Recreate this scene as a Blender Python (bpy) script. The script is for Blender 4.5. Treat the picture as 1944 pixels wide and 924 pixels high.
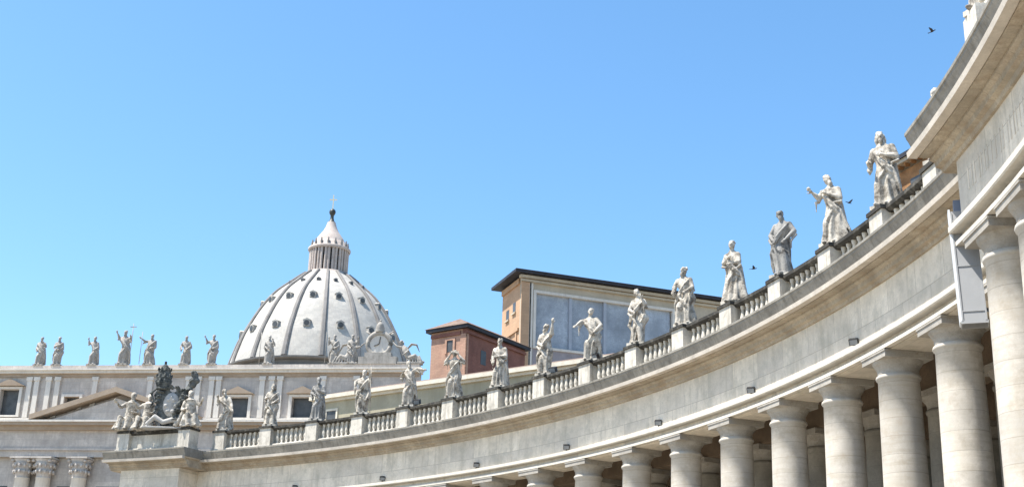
import bpy, math, random
from mathutils import Vector, Matrix
R_ = math.radians
scn = bpy.context.scene
for o in list(bpy.data.objects): bpy.data.objects.remove(o)

# ------------------------------------------------------------------ camera
PITCH, ROLL, FPX = 0.33547, 0.02885, 2395.1
cd = bpy.data.cameras.new('camera'); cam = bpy.data.objects.new('camera', cd)
scn.collection.objects.link(cam); scn.camera = cam
cd.sensor_width = 36; cd.sensor_fit = 'HORIZONTAL'; cd.lens = 36 * FPX / 1944
cd.clip_start = 0.5; cd.clip_end = 20000
CAMZ = 1.65
cam.matrix_world = Matrix.Translation((0, 0, CAMZ)) @ Matrix.Rotation(math.pi/2 + PITCH, 4, 'X') @ Matrix.Rotation(ROLL, 4, 'Z')

# ------------------------------------------------------------------ sky, sun, exposure
SUN_EL, SUN_AZ = R_(65), R_(-102)          # azimuth measured from +Y towards +X
w = bpy.data.worlds.new('World'); scn.world = w; w.use_nodes = True
nt = w.node_tree
sky = nt.nodes.new('ShaderNodeTexSky'); sky.sky_type = 'NISHITA'; sky.sun_disc = False
sky.sun_elevation = SUN_EL; sky.sun_rotation = SUN_AZ
sky.air_density = 1.0; sky.dust_density = .8; sky.ozone_density = 2.5; sky.altitude = 0
bg = nt.nodes['Background']; bg.inputs['Strength'].default_value = 0.122
hs = nt.nodes.new('ShaderNodeHueSaturation'); hs.inputs['Saturation'].default_value = 1.18; hs.inputs['Hue'].default_value = .493
nt.links.new(sky.outputs[0], hs.inputs['Color']); nt.links.new(hs.outputs[0], bg.inputs[0])
sl = bpy.data.lights.new('sun', 'SUN'); sl.energy = 4.9; sl.angle = R_(0.5); sl.color = (1, .95, .87)
so = bpy.data.objects.new('sun', sl); scn.collection.objects.link(so)
sd = Vector((math.sin(SUN_AZ)*math.cos(SUN_EL), math.cos(SUN_AZ)*math.cos(SUN_EL), math.sin(SUN_EL)))
so.rotation_euler = sd.to_track_quat('Z', 'Y').to_euler()
vs = scn.view_settings; vs.view_transform = 'Standard'; vs.look = 'None'; vs.gamma = 1
vs.use_curve_mapping = False; vs.exposure = 1.15

# ------------------------------------------------------------------ materials
def mat(name, col, rough=.85, var=.18, scale=1.0, streak=.0, streak_col=(.05,.05,.045), dirt=0., dirt_col=(.06,.06,.05),
        brick=None, bump=.25, dlo=.5, speck=.5, band=None, vary=0., coord='Object', metallic=0., swap=None, tint=None, dirt_scale=1.3, wave=None):
    m = bpy.data.materials.new(name); m.use_nodes = True
    t = m.node_tree; N = t.nodes; L = t.links; b = N['Principled BSDF']
    b.inputs['Roughness'].default_value = rough; b.inputs['Metallic'].default_value = metallic
    b.inputs['Specular IOR Level'].default_value = .25
    tc = N.new('ShaderNodeTexCoord'); out = tc.outputs[coord]
    geo = N.new('ShaderNodeNewGeometry')
    pos = geo.outputs['Position']
    def noise(sc, det=5, vec=None, rgh=.6):
        n = N.new('ShaderNodeTexNoise'); n.inputs['Scale'].default_value = sc; n.inputs['Detail'].default_value = det
        n.inputs['Roughness'].default_value = rgh
        L.new(vec or pos, n.inputs['Vector']); return n.outputs['Fac']
    def ramp(f, a, bb):
        r = N.new('ShaderNodeMapRange'); r.inputs[1].default_value = a; r.inputs[2].default_value = bb
        r.clamp = True; L.new(f, r.inputs[0]); return r.outputs[0]
    def mix(f, a, bb, k=1., typ='MIX'):
        x = N.new('ShaderNodeMix'); x.data_type = 'RGBA'; x.blend_type = typ
        if k != 1. and not isinstance(f, float):
            mm = N.new('ShaderNodeMath'); mm.operation = 'MULTIPLY'; L.new(f, mm.inputs[0]); mm.inputs[1].default_value = k; f = mm.outputs[0]
        if isinstance(f, float): x.inputs[0].default_value = f
        else: L.new(f, x.inputs[0])
        for v, i in ((a, 6), (bb, 7)):
            if isinstance(v, tuple): x.inputs[i].default_value = (*v, 1)
            else: L.new(v, x.inputs[i])
        return x.outputs[2]
    c2 = tuple(min(1, x*(1+var)) for x in col); c1 = tuple(x*(1-var) for x in col)
    if tint: c1 = tint
    n1 = noise(.9*scale, 6); cc = mix(ramp(n1, .35, .65), c1, c2)
    n2 = noise(7*scale, 5); cc = mix(ramp(n2, .38, .7), cc, tuple(x*(1-var*1.2) for x in col), .5)
    n3 = noise(24*scale, 4, None, .75); cc = mix(ramp(n3, .42, .68), cc, tuple(x*(1-var*1.6) for x in col), speck)
    if band:
        mq = N.new('ShaderNodeMapping'); mq.inputs['Scale'].default_value = (.45,.45,4.6); L.new(pos, mq.inputs[0])
        cc = mix(ramp(noise(1.5, 6, mq.outputs[0], .7), .46, .66), cc, band, .75)
    if vary:
        oi = N.new('ShaderNodeObjectInfo'); mr = N.new('ShaderNodeMapRange'); mr.inputs[3].default_value = 1-vary; mr.inputs[4].default_value = 1+vary*.6
        L.new(oi.outputs['Random'], mr.inputs[0]); cb2 = N.new('ShaderNodeCombineXYZ'); [L.new(mr.outputs[0], cb2.inputs[q]) for q in range(3)]
        cc = mix(1.0, cc, cb2.outputs[0], typ='MULTIPLY')
    h = n2
    if brick:
        bw, bh, k = brick
        vec = out
        if swap:
            sp = N.new('ShaderNodeSeparateXYZ'); L.new(out, sp.inputs[0]); cb = N.new('ShaderNodeCombineXYZ')
            L.new(sp.outputs[swap[0]], cb.inputs[0]); L.new(sp.outputs[swap[1]], cb.inputs[1]); vec = cb.outputs[0]
        br = N.new('ShaderNodeTexBrick'); L.new(vec, br.inputs['Vector']); br.inputs['Scale'].default_value = 1
        br.inputs['Brick Width'].default_value = bw; br.inputs['Row Height'].default_value = bh
        br.inputs['Mortar Size'].default_value = .012 if bh > .2 else .008; br.inputs['Mortar Smooth'].default_value = .3
        br.inputs['Color1'].default_value = (.82,.82,.82,1); br.inputs['Color2'].default_value = (1.12,1.1,1.06,1)
        br.inputs['Mortar'].default_value = (.45,.43,.4,1)
        cc = mix(k, cc, br.outputs['Color'], typ='MULTIPLY')
    if streak:
        mp = N.new('ShaderNodeMapping'); mp.inputs['Scale'].default_value = (1.6, 1.6, .16); L.new(pos, mp.inputs[0])
        ns = noise(1.6, 6, mp.outputs[0], .7)
        cc = mix(ramp(ns, .50, .68), cc, streak_col, streak)
    if dirt:
        nd = noise(dirt_scale, 8, None, .72); cc = mix(ramp(nd, dlo, dlo+.16), cc, dirt_col, dirt)
    L.new(cc, b.inputs['Base Color'])
    if bump:
        bp = N.new('ShaderNodeBump'); bp.inputs['Strength'].default_value = bump; bp.inputs['Distance'].default_value = .04
        L.new(h, bp.inputs['Height']); L.new(bp.outputs[0], b.inputs['Normal'])
    return m
M = {}
M['trav'] = mat('travertine', (.50,.46,.395), streak=.45, streak_col=(.25,.225,.19), dirt=.3, dirt_col=(.2,.18,.15), brick=(2.15,.9,.5), coord='UV')
M['frieze'] = mat('frieze_travertine', (.68,.615,.52), var=.14, scale=.7, streak=.65, streak_col=(.42,.375,.30), dirt=.45, dirt_col=(.35,.33,.27), dlo=.47, brick=(2.15,1.25,.8), coord='UV', bump=.7)
M['archi'] = mat('architrave_travertine', (.58,.54,.47), var=.10, streak=.3, streak_col=(.3,.27,.22), coord='UV')
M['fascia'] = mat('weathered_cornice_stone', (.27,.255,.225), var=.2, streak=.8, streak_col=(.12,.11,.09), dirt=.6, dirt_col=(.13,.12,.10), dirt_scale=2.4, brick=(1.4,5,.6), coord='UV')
M['lip'] = mat('cornice_lip_stone', (.50,.45,.385), var=.15, dirt=.3, dirt_col=(.22,.19,.15), coord='UV')
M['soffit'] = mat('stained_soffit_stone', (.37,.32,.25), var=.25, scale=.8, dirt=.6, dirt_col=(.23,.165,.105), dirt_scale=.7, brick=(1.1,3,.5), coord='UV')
M['rail'] = mat('blackened_rail_stone', (.045,.042,.036), var=.4, dirt=.5, dirt_col=(.2,.185,.155), dirt_scale=3.)  # lichen-black stone, with the rail's own shadow deepened into the colour
M['parapet'] = mat('parapet_stone', (.56,.52,.45), var=.14, streak=.75, streak_col=(.22,.2,.165), dirt=.5, dirt_col=(.2,.18,.15), dirt_scale=2.5)
M['backing'] = mat('parapet_backing_stone', (.46,.43,.37), var=.2, streak=.6, streak_col=(.12,.12,.1), dirt=.5, dirt_col=(.1,.1,.085))
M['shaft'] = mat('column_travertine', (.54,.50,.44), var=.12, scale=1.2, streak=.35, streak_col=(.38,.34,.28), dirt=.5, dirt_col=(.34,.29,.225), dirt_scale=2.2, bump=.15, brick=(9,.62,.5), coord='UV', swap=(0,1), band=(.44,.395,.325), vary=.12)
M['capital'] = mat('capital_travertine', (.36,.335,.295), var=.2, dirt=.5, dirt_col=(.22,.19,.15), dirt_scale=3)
M['inner'] = mat('inner_travertine_shade', (.25,.23,.195), var=.2, streak=.4, streak_col=(.2,.18,.14), brick=(9,.62,.3), coord='UV')  # column travertine darkened to paint the shade between the columns
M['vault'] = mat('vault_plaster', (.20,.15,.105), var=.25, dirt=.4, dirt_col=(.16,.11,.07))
M['statue'] = mat('statue_travertine', (.52,.475,.405), var=.14, scale=2, streak=.55, streak_col=(.15,.145,.13), dirt=.9, dlo=.455, dirt_col=(.105,.09,.072), dirt_scale=2.6, bump=.6)
M['fstatue'] = mat('facade_statue_stone', (.36,.335,.30), var=.2, scale=1, streak=.6, streak_col=(.14,.14,.13), dirt=.5, dirt_col=(.15,.145,.13), dirt_scale=1.4)
M['blackstat'] = mat('dark_patched_statue_stone', (.3,.29,.27), var=.3, scale=2, dirt=.95, dirt_col=(.035,.033,.03), dirt_scale=1.5, bump=.4)  # stone with near-black noise patches all over
M['crest'] = mat('dark_crest_stone', (.15,.155,.145), rough=1., var=.35, scale=2, dirt=.92, dlo=.44, dirt_col=(.02,.024,.024), dirt_scale=1.6)  # dark stone broken up by near-black noise patches
M['crestpale'] = mat('crest_pale_stone', (.45,.43,.4), var=.2, scale=2, dirt=.5, dirt_col=(.15,.14,.12), dirt_scale=2)
M['facade'] = mat('facade_travertine', (.52,.475,.43), var=.2, scale=.5, streak=.75, streak_col=(.36,.32,.29), dirt=.5, dirt_col=(.31,.275,.25), dirt_scale=.6, brick=(3.2,1.1,.6), swap=(0,2))
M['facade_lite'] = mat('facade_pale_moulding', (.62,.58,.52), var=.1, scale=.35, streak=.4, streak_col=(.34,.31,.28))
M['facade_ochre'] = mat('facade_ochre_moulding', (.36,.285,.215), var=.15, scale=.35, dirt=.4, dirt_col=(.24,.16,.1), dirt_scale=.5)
M['dark'] = mat('dark_opening', (.085,.088,.09), rough=.3, var=.3, bump=0)
M['lead'] = mat('dome_lead_panels', (.41,.395,.365), rough=.8, var=.12, scale=.3, streak=.75, streak_col=(.30,.295,.28), dirt=.35, dirt_col=(.33,.31,.28), dirt_scale=.35, bump=.1, brick=(1.25,3.1,.6), coord='UV', swap=(0,1))
M['rib'] = mat('dome_rib_stone', (.22,.21,.20), var=.2, scale=.4, dirt=.5, dirt_col=(.17,.15,.13), dirt_scale=.6)
M['lantern'] = mat('lantern_stone', (.46,.40,.36), var=.15, scale=.4, dirt=.4, dirt_col=(.24,.19,.17), dirt_scale=.8)
M['bronze'] = mat('dark_bronze', (.07,.075,.07), rough=.5, metallic=.4, var=.3, bump=0)
M['gilt'] = mat('pale_gilded_metal', (.62,.60,.45), rough=.4, var=.1, bump=0)
M['ochre'] = mat('ochre_render', (.46,.30,.19), var=.12, scale=.5, streak=.35, streak_col=(.38,.25,.16), brick=(1.2,.4,.3), swap=(1,2))
M['cream'] = mat('cream_render', (.44,.38,.29), var=.12, scale=.5, streak=.4, streak_col=(.3,.26,.2))
M['brickshade'] = mat('brick_shade_tone', (.225,.105,.082), var=.25, scale=.7, streak=.3, streak_col=(.2,.09,.07), brick=(.5,.16,.5), swap=(0,2), dirt=.4, dirt_col=(.22,.1,.08))  # tower brick, darkened to paint the shade on its right face
M['bricklit'] = mat('brick_lit_tone', (.42,.26,.19), var=.2, scale=.7, streak=.35, streak_col=(.34,.17,.12), brick=(.5,.16,.5), swap=(1,2), dirt=.4, dirt_col=(.42,.29,.2))  # same tower brick, lightened to paint the sun on its left face
M['tile'] = mat('old_roof_tiles', (.19,.135,.105), var=.3, scale=2, dirt=.5, dirt_col=(.16,.12,.09))
M['darkroof'] = mat('dark_eave_metal', (.035,.035,.042), var=.3, rough=.6, bump=0)
M['glass'] = mat('loggia_window_glass', (.36,.395,.44), rough=.12, var=.3, scale=.3, bump=0, vary=.14, streak=.4, streak_col=(.27,.30,.35))
M['mull'] = mat('pale_metal_mullion', (.34,.37,.42), rough=.5, var=.1, bump=0)
M['grimwall'] = mat('grey_mauve_render', (.30,.27,.28), var=.15, dirt=.4, dirt_col=(.2,.17,.17))
M['wing'] = mat('wing_ochre_render', (.38,.345,.25), var=.14, scale=.6, streak=.5, streak_col=(.28,.25,.16), dirt=.3, dirt_col=(.3,.25,.17))
M['winglite'] = mat('wing_pale_cornice', (.62,.57,.47), var=.1, dirt=.3, dirt_col=(.35,.3,.22))
M['orangewall'] = mat('orange_brown_render', (.34,.175,.075), var=.3, scale=1.3, dirt=.6, dirt_col=(.14,.07,.035), dirt_scale=1.2)
M['panel'] = mat('pale_grey_panel_paint', (.30,.305,.31), rough=.55, var=.06, dirt=.25, dirt_col=(.3,.3,.3), bump=.05)  # grey paint, darkened as if the front faced away from the sun
M['panellit'] = mat('panel_lit_side_tone', (.58,.6,.62), rough=.5, var=.04, bump=.0)  # same box, paler tone painted in for its sunlit left side
M['panelcap'] = mat('blue_grey_bracket_paint', (.15,.18,.24), rough=.5, var=.1, bump=0)
M['lamp'] = mat('black_lamp_housing', (.02,.02,.022), rough=.5, var=.2, bump=0)
M['lens'] = mat('lamp_lens', (.2,.22,.24), rough=.15, var=.1, bump=0)
M['bird'] = mat('dark_plumage', (.05,.05,.055), var=.3, scale=20, bump=0)
M['ground'] = mat('square_cobbles', (.33,.295,.24), var=.2, scale=.6, brick=(.12,.12,.4), swap=(0,1), dirt=.3, dirt_col=(.14,.13,.12))
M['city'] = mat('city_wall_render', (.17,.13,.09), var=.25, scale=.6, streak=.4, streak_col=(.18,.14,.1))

# ------------------------------------------------------------------ mesh helpers
col = scn.collection
class MB:
    def __init__(s): s.v = []; s.f = []; s.uv = []; s.sm = []
    def add(s, v, f, uv=None, smooth=False):
        n = len(s.v); s.v += [tuple(p) for p in v]
        for k, q in enumerate(f):
            s.f.append([n+i for i in q]); s.sm.append(smooth)
            s.uv.append(uv[k] if uv else [(v[i][0]+v[i][1], v[i][2]) for i in q])
        return s
    def box(s, c, d, rz=0, taper=1.):
        x, y, z = [a/2 for a in d]; ca, sa = math.cos(rz), math.sin(rz); vs_ = []
        for zz in (-1, 1):
            k = taper if zz > 0 else 1
            for xx, yy in ((-1,-1),(1,-1),(1,1),(-1,1)):
                a, b = xx*x*k, yy*y*k; vs_.append((c[0]+a*ca-b*sa, c[1]+a*sa+b*ca, c[2]+zz*z))
        return s.add(vs_, [(0,3,2,1),(4,5,6,7),(0,1,5,4),(1,2,6,5),(2,3,7,6),(3,0,4,7)])
    def lathe(s, prof, c=(0,0,0), n=24, smooth=True, a0=0, a1=2*math.pi, ax=1, ay=1):
        full = abs(a1-a0-2*math.pi) < 1e-6; m = n if full else n+1; v = []; f = []; uv = []
        for r, z in prof:
            for k in range(m):
                a = a0+(a1-a0)*k/n; v.append((c[0]+ax*r*math.cos(a), c[1]+ay*r*math.sin(a), c[2]+z))
        for j in range(len(prof)-1):
            for k in range(n):
                k2 = (k+1) % m; f.append((j*m+k, j*m+k2, (j+1)*m+k2, (j+1)*m+k))
                rr = max(prof[j][0], .3); u0, u1 = rr*(a0+(a1-a0)*k/n), rr*(a0+(a1-a0)*(k+1)/n)
                uv.append([(u0,prof[j][1]),(u1,prof[j][1]),(u1,prof[j+1][1]),(u0,prof[j+1][1])])
        s.add(v, f, uv, smooth)
        if full:
            for j, fl in ((0, True), (len(prof)-1, False)):
                if prof[j][0] > 1e-4:
                    q = [v[j*m+k] for k in range(n)]
                    s.add(q, [tuple(range(n))[::-1] if fl else tuple(range(n))])
        return s
    def tube(s, pts, rad, n=10, flat=None, smooth=True):
        pts = [Vector(p) for p in pts]; m = len(pts); v = []; f = []
        up = Vector((0, 0, 1))
        for i, p in enumerate(pts):
            t = (pts[min(i+1, m-1)]-pts[max(i-1, 0)]).normalized()
            a = t.cross(up)
            if a.length < .15: a = t.cross(Vector((0, 1, 0)))
            a.normalize(); b = t.cross(a).normalized(); r = rad[i] if isinstance(rad, (list, tuple)) else rad
            fl = flat if flat else 1
            for k in range(n):
                an = 2*math.pi*k/n; v.append(p + a*(r*math.cos(an)) + b*(r*fl*math.sin(an)))
        for i in range(m-1):
            for k in range(n): f.append((i*n+k, i*n+(k+1) % n, (i+1)*n+(k+1) % n, (i+1)*n+k))
        f.append(tuple(range(n))[::-1]); f.append(tuple((m-1)*n+k for k in range(n)))
        return s.add(v, f, None, smooth)
    def ell(s, c, d, rot=None, n=12, h=8):
        v = []; f = []; mt = rot if rot is not None else Matrix.Identity(3)
        c = Vector(c); v.append(c+mt @ Vector((0,0,-d[2])))
        for j in range(1, h):
            ph = -math.pi/2+math.pi*j/h
            for k in range(n):
                a = 2*math.pi*k/n; v.append(c+mt @ Vector((d[0]*math.cos(ph)*math.cos(a), d[1]*math.cos(ph)*math.sin(a), d[2]*math.sin(ph))))
        v.append(c+mt @ Vector((0,0,d[2])))
        for k in range(n):
            f.append((0, 1+(k+1) % n, 1+k)); f.append((len(v)-1, 1+(h-2)*n+k, 1+(h-2)*n+(k+1) % n))
        for j in range(h-2):
            for k in range(n): f.append((1+j*n+k, 1+j*n+(k+1) % n, 1+(j+1)*n+(k+1) % n, 1+(j+1)*n+k))
        return s.add(v, f, None, True)
    def prism(s, poly, o, ux, uz, depth):           # outline in (ux,uz) extruded along the cross direction
        o = Vector(o); ux = Vector(ux).normalized(); uz = Vector(uz).normalized(); nn = ux.cross(uz).normalized()
        n = len(poly); v = [o+ux*a+uz*b for a, b in poly]+[o+ux*a+uz*b+nn*depth for a, b in poly]
        f = [tuple(range(n)), tuple(range(2*n-1, n-1, -1))]+[(i, i+n, (i+1) % n+n, (i+1) % n) for i in range(n)]
        return s.add(v, f)
    def build(s, name, m, parent=None, shift=None, remesh=None, smooth=None):
        sh = Vector(shift) if shift is not None else (Vector(parent.get('org', (0,0,0))) if parent is not None else Vector((0,0,0)))
        me = bpy.data.meshes.new(name)
        me.from_pydata([Vector(p)-sh for p in s.v], [], s.f)
        ul = me.uv_layers.new(name='UVMap'); k = 0
        for q in s.uv:
            for a in q: ul.data[k].uv = a; k += 1
        for i, p in enumerate(me.polygons): p.use_smooth = s.sm[i]
        me.materials.append(M[m] if isinstance(m, str) else m)
        o = bpy.data.objects.new(name, me); col.objects.link(o)
        if parent is not None: o.parent = parent; o['org'] = list(sh)
        if remesh:
            md = o.modifiers.new('r', 'REMESH'); md.mode = 'VOXEL'; md.voxel_size = remesh; md.use_smooth_shade = True
            dg = bpy.context.evaluated_depsgraph_get(); me2 = bpy.data.meshes.new_from_object(o.evaluated_get(dg))
            o.modifiers.clear(); o.data = me2; me2.name = name
            if not me2.materials: me2.materials.append(M[m])
        return o
def tag(o, label=None, cat=None, group=None, kind=None):
    if label: o['label'] = label
    if cat: o['category'] = cat
    if group: o['group'] = group
    if kind: o['kind'] = kind
    return o
def thing(name, loc, label, cat, group=None, rz=0, org=None):
    o = bpy.data.objects.new(name, None); col.objects.link(o); o.location = loc; o.rotation_euler = (0,0,rz)
    o.empty_display_size = .3
    o['org'] = list(loc) if org is None else list(org)
    return tag(o, label, cat, group)

# ------------------------------------------------------------------ ground
g = MB(); g.add([(-3000,-3000,0),(3000,-3000,0),(3000,3000,0),(-3000,3000,0)], [(0,1,2,3)])
tag(g.build('ground', 'ground'), kind='structure')
pv = MB()
CX, CY, R, TH0 = -51.963, 31.397, 66.491, 0.10723
DT = 4.3/R
def P(off, i, z):                                     # off = metres towards the square from the column axis
    a = TH0+i*DT; return Vector((CX+(R-off)*math.cos(a), CY+(R-off)*math.sin(a), z))
def sweep(mb, prof, i0, i1, closed=True, step=.25, smooth=False):
    n = max(1, int(round(abs(i1-i0)/step))); m = len(prof); v = []; f = []; uv = []
    ln = [0]
    for k in range(m): a, b = prof[k], prof[(k+1) % m]; ln.append(ln[-1]+math.hypot(a[0]-b[0], a[1]-b[1]))
    for j in range(n+1):
        i = i0+(i1-i0)*j/n
        for off, z in prof: v.append(P(off, i, z))
    for j in range(n):
        s0, s1 = [4.3*(i0+(i1-i0)*(j+e)/n) for e in (0, 1)]
        for k in range(m if closed else m-1):
            k2 = (k+1) % m; f.append((j*m+k, (j+1)*m+k, (j+1)*m+k2, j*m+k2))
            uv.append([(s0,ln[k]),(s1,ln[k]),(s1,ln[k+1]),(s0,ln[k+1])])
    mb.add(v, f, uv, smooth)
    if closed:
        e = [v[k] for k in range(m)]; mb.add(e, [tuple(range(m))]); e = [v[n*m+k] for k in range(m)]; mb.add(e, [tuple(range(m))[::-1]])
    return mb
sweep(pv, [(1.6,0.01),(-17,0.01),(-17,.28),(1.2,.28),(1.2,.15),(1.6,.15)], -7, 17)
tag(pv.build('colonnade_steps', 'trav'), kind='structure')

# ------------------------------------------------------------------ colonnade
def I0(): return (CX, CY, 0)
colon = thing('colonnade', I0(), 'long curved travertine colonnade with white columns and a balustraded parapet sweeping up to the right', 'colonnade')
def entab(par, p, i0, i1, ext=0., back=-.9):
    """entablature face bands; p = extra projection, ext = how far the cornice runs on past the frieze at each end (in bays)"""
    def b(name, m, prof, e=0.): sweep(MB(), [(o+p if o > -.5 else o, z) for o, z in prof], i0-e, i1+e).build(name, m, par)
    k = ext
    b('architrave', 'frieze', [(-.9,12.8),(.66,12.8),(.66,12.86),(.70,12.86),(.70,13.19),(-.9,13.19)], k*.12)
    b('taenia', 'archi', [(.5,13.193),(1.0,13.193),(1.03,13.23),(1.03,13.38),(.5,13.38)], k*.2)
    b('fillet', 'archi', [(.703,12.83),(.90,12.83),(.90,12.95),(.86,12.98),(.703,12.98)], k*.16)
    b('frieze', 'frieze', [(-.9,13.193),(.497,13.193),(.497,13.383),(.72,13.383),(.72,15.2),(-.9,15.2)])
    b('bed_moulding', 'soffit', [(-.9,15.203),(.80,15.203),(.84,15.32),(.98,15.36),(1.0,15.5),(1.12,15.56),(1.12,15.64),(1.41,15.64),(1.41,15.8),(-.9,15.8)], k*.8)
    b('cornice_lip', 'lip', [(-.9,15.803),(1.42,15.803),(1.42,15.68),(1.68,15.68),(1.70,15.85),(-.9,15.85)], k*.95)
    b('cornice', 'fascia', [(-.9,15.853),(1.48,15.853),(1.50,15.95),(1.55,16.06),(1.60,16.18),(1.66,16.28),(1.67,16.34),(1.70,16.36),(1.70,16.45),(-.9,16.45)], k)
entab(colon, 0, -1.8, 15.4)
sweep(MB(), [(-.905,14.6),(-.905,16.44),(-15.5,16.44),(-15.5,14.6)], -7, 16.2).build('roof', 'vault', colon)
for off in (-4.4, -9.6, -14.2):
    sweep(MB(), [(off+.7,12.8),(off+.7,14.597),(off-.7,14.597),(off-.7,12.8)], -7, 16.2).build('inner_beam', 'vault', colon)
# projecting pavilions
pav = [(-6.5, -1.72, 1.95), (15.25, 16.5, 1.95)]
for i0, i1, p in pav: entab(colon, p, i0, i1, ext=.26)
gr = MB()                                             # carved marks running along the pavilion frieze
rnd = random.Random(3)
i = -6.4
while i < -1.85:
    wd = rnd.choice((.02,.03,.04)); z0 = 14.1
    sweep(gr, [(.722+1.95,z0),(.732+1.95,z0),(.732+1.95,z0+.6),(.722+1.95,z0+.6)], i, i+wd*.6, step=.05)
    i += wd*.6+rnd.choice((.03,.05,.07))
gr.build('relief_band', 'frieze', colon)
# columns
def column_meshes(n, rb, rt, m1, m2):
    H = 12.1
    prof = [(rb+.10, .62), (rb+.02, .72), (rb, .8)]
    for k in range(1, 9):
        t = k/8; prof.append((rb-(rb-rt)*t**1.7, .8+(H-1.0)*t))
    prof += [(rt+.05, 11.93), (rt+.07, 11.99), (rt+.05, 12.05), (rt, 12.08), (rt, 12.1)]
    s = MB().lathe(prof, n=n)
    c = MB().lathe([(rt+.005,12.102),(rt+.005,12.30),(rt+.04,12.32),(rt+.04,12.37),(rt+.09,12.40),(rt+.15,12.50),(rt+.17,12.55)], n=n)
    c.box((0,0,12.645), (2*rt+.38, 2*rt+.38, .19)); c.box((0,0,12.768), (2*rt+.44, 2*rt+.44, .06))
    b = MB().lathe([(rb+.24,.42),(rb+.27,.48),(rb+.24,.57),(rb+.12,.615)], n=n); b.box((0,0,.35), (2*rb+.56, 2*rb+.56, .14))
    a = [x.build(nm, mm, None) for x, nm, mm in ((s,'column',m1),(c,'capital',m2),(b,'base','capital'))]
    ds = [q.data for q in a]
    for q in a: bpy.data.objects.remove(q)
    return ds
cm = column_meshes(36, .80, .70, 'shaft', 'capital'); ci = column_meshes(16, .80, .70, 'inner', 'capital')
def put_col(off, i, ds):
    a = TH0+i*DT; o = bpy.data.objects.new('column', ds[0]); col.objects.link(o); o.parent = colon
    o.location = ((R-off)*math.cos(a), (R-off)*math.sin(a), 0); o.rotation_euler = (0, 0, a)
    for d, nm in ((ds[1], 'capital'), (ds[2], 'base')):
        q = bpy.data.objects.new(nm, d); col.objects.link(q); q.parent = o
for i in range(-1, 16): put_col(0, i, cm)
for i in (-2.05, -2.62, -4.4, -5.0): put_col(1.95, i, cm)
for i in (15.45, 16.3): put_col(1.95, i, cm)
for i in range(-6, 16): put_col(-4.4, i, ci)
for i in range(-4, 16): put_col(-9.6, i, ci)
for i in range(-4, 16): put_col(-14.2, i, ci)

# ---- parapet: plinth course, back panel, balusters, rail, pedestals
def parapet(i0, i1, p, peds, solid=False):
    sweep(MB(), [(.52+p,16.453),(.52+p,16.78),(.48+p,16.82),(-.2+p,16.82),(-.2+p,16.453)], i0, i1).build('parapet_plinth', 'parapet', colon)
    sweep(MB(), [(.15+p,16.823),(.15+p,17.80),(-.12+p,17.80),(-.12+p,16.823)], i0, i1).build('parapet_back', 'backing', colon)
    sweep(MB(), [(.38+p,17.803),(.46+p,17.87),(.50+p,17.90),(.50+p,18.04),(-.3+p,18.04),(-.3+p,17.90),(-.2+p,17.803)], i0, i1).build('parapet_rail', 'rail', colon)
    for i in peds:
        a = TH0+i*DT; c = P(.16+p, i, 0); hw = .13
        m = MB()
        m.box((c.x, c.y, 17.24), (.98, 1.02, 1.36), a); m.box((c.x, c.y, 16.62), (1.10, 1.14, .30), a)
        o = m.build('pedestal', 'parapet', colon)
        MB().box((c.x, c.y, 17.998), (1.12, 1.16, .15), a).build('pedestal_cap', 'rail', o)
    if solid: sweep(MB(), [(.30+p,16.823),(.30+p,17.80),(.153+p,17.80),(.153+p,16.823)], i0, i1).build('parapet_face', 'parapet', colon)
    for k in range(0 if solid else len(peds)-1):
        m = MB(); a0, a1 = peds[k]+.15, peds[k+1]-.15; nb = max(2, int((a1-a0)*4.3/.40))
        for j in range(nb):
            c = P(.24+p, a0+(a1-a0)*(j+.5)/nb, 0)
            m.lathe([(.11,16.823),(.11,16.92),(.06,16.96),(.13,17.15),(.125,17.25),(.065,17.5),(.06,17.62),(.10,17.68),(.11,17.80)], (c.x, c.y, 0), 8)
        m.build('balusters', 'parapet', colon)
parapet(-2.0, 15.0, 0, [i-.1 for i in range(-1, 16)])
parapet(-6.5, -1.95, 1.75, [-5.4,-4.3,-3.2,-2.1])
parapet(15.2, 16.6, 1.75, [15.3,16.6], True)

# ---- wall of the city quarter behind the colonnade, seen between the columns
cw = thing('city_building', I0(), 'plain brown rendered wall glimpsed in the shade between the back columns', 'building')
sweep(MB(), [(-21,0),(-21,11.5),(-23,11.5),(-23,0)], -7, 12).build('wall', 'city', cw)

# ------------------------------------------------------------------ statues
def catmull(ks, t):
    n = len(ks)-1; x = max(0, min(n-1e-6, t*n)); i = int(x); u = x-i
    p = [ks[max(0, min(n, i+d))] for d in (-1,0,1,2)]
    return tuple(.5*((2*p[1][q])+(-p[0][q]+p[2][q])*u+(2*p[0][q]-5*p[1][q]+4*p[2][q]-p[3][q])*u*u+(-p[0][q]+3*p[1][q]-3*p[2][q]+p[3][q])*u**3) for q in range(len(ks[0])))
def hand(m, p, d, side, r=.045):
    """palm, four unequal bent fingers and a thumb leaving the side of the palm"""
    d = Vector(d).normalized(); p = Vector(p); s = d.cross(Vector((0,1,0)))
    if s.length < .2: s = Vector((1,0,0))
    s.normalize(); u = s.cross(d)
    m.tube([p, p+d*.09, p+d*.17], [r*1.0, r*1.75, r*1.6], 8, .6)
    for k, l in enumerate((.12,.15,.14,.10)):
        b = p+d*.16+s*(k-1.5)*.042; m.tube([b, b+d*l*.5+u*.01, b+d*l*.9+u*.05], [.024,.022,.016], 6)
    b = p+d*.05+s*side*.06; m.tube([b, b+d*.05+s*side*.06, b+d*.12+s*side*.08], [.028,.025,.018], 6)
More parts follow.
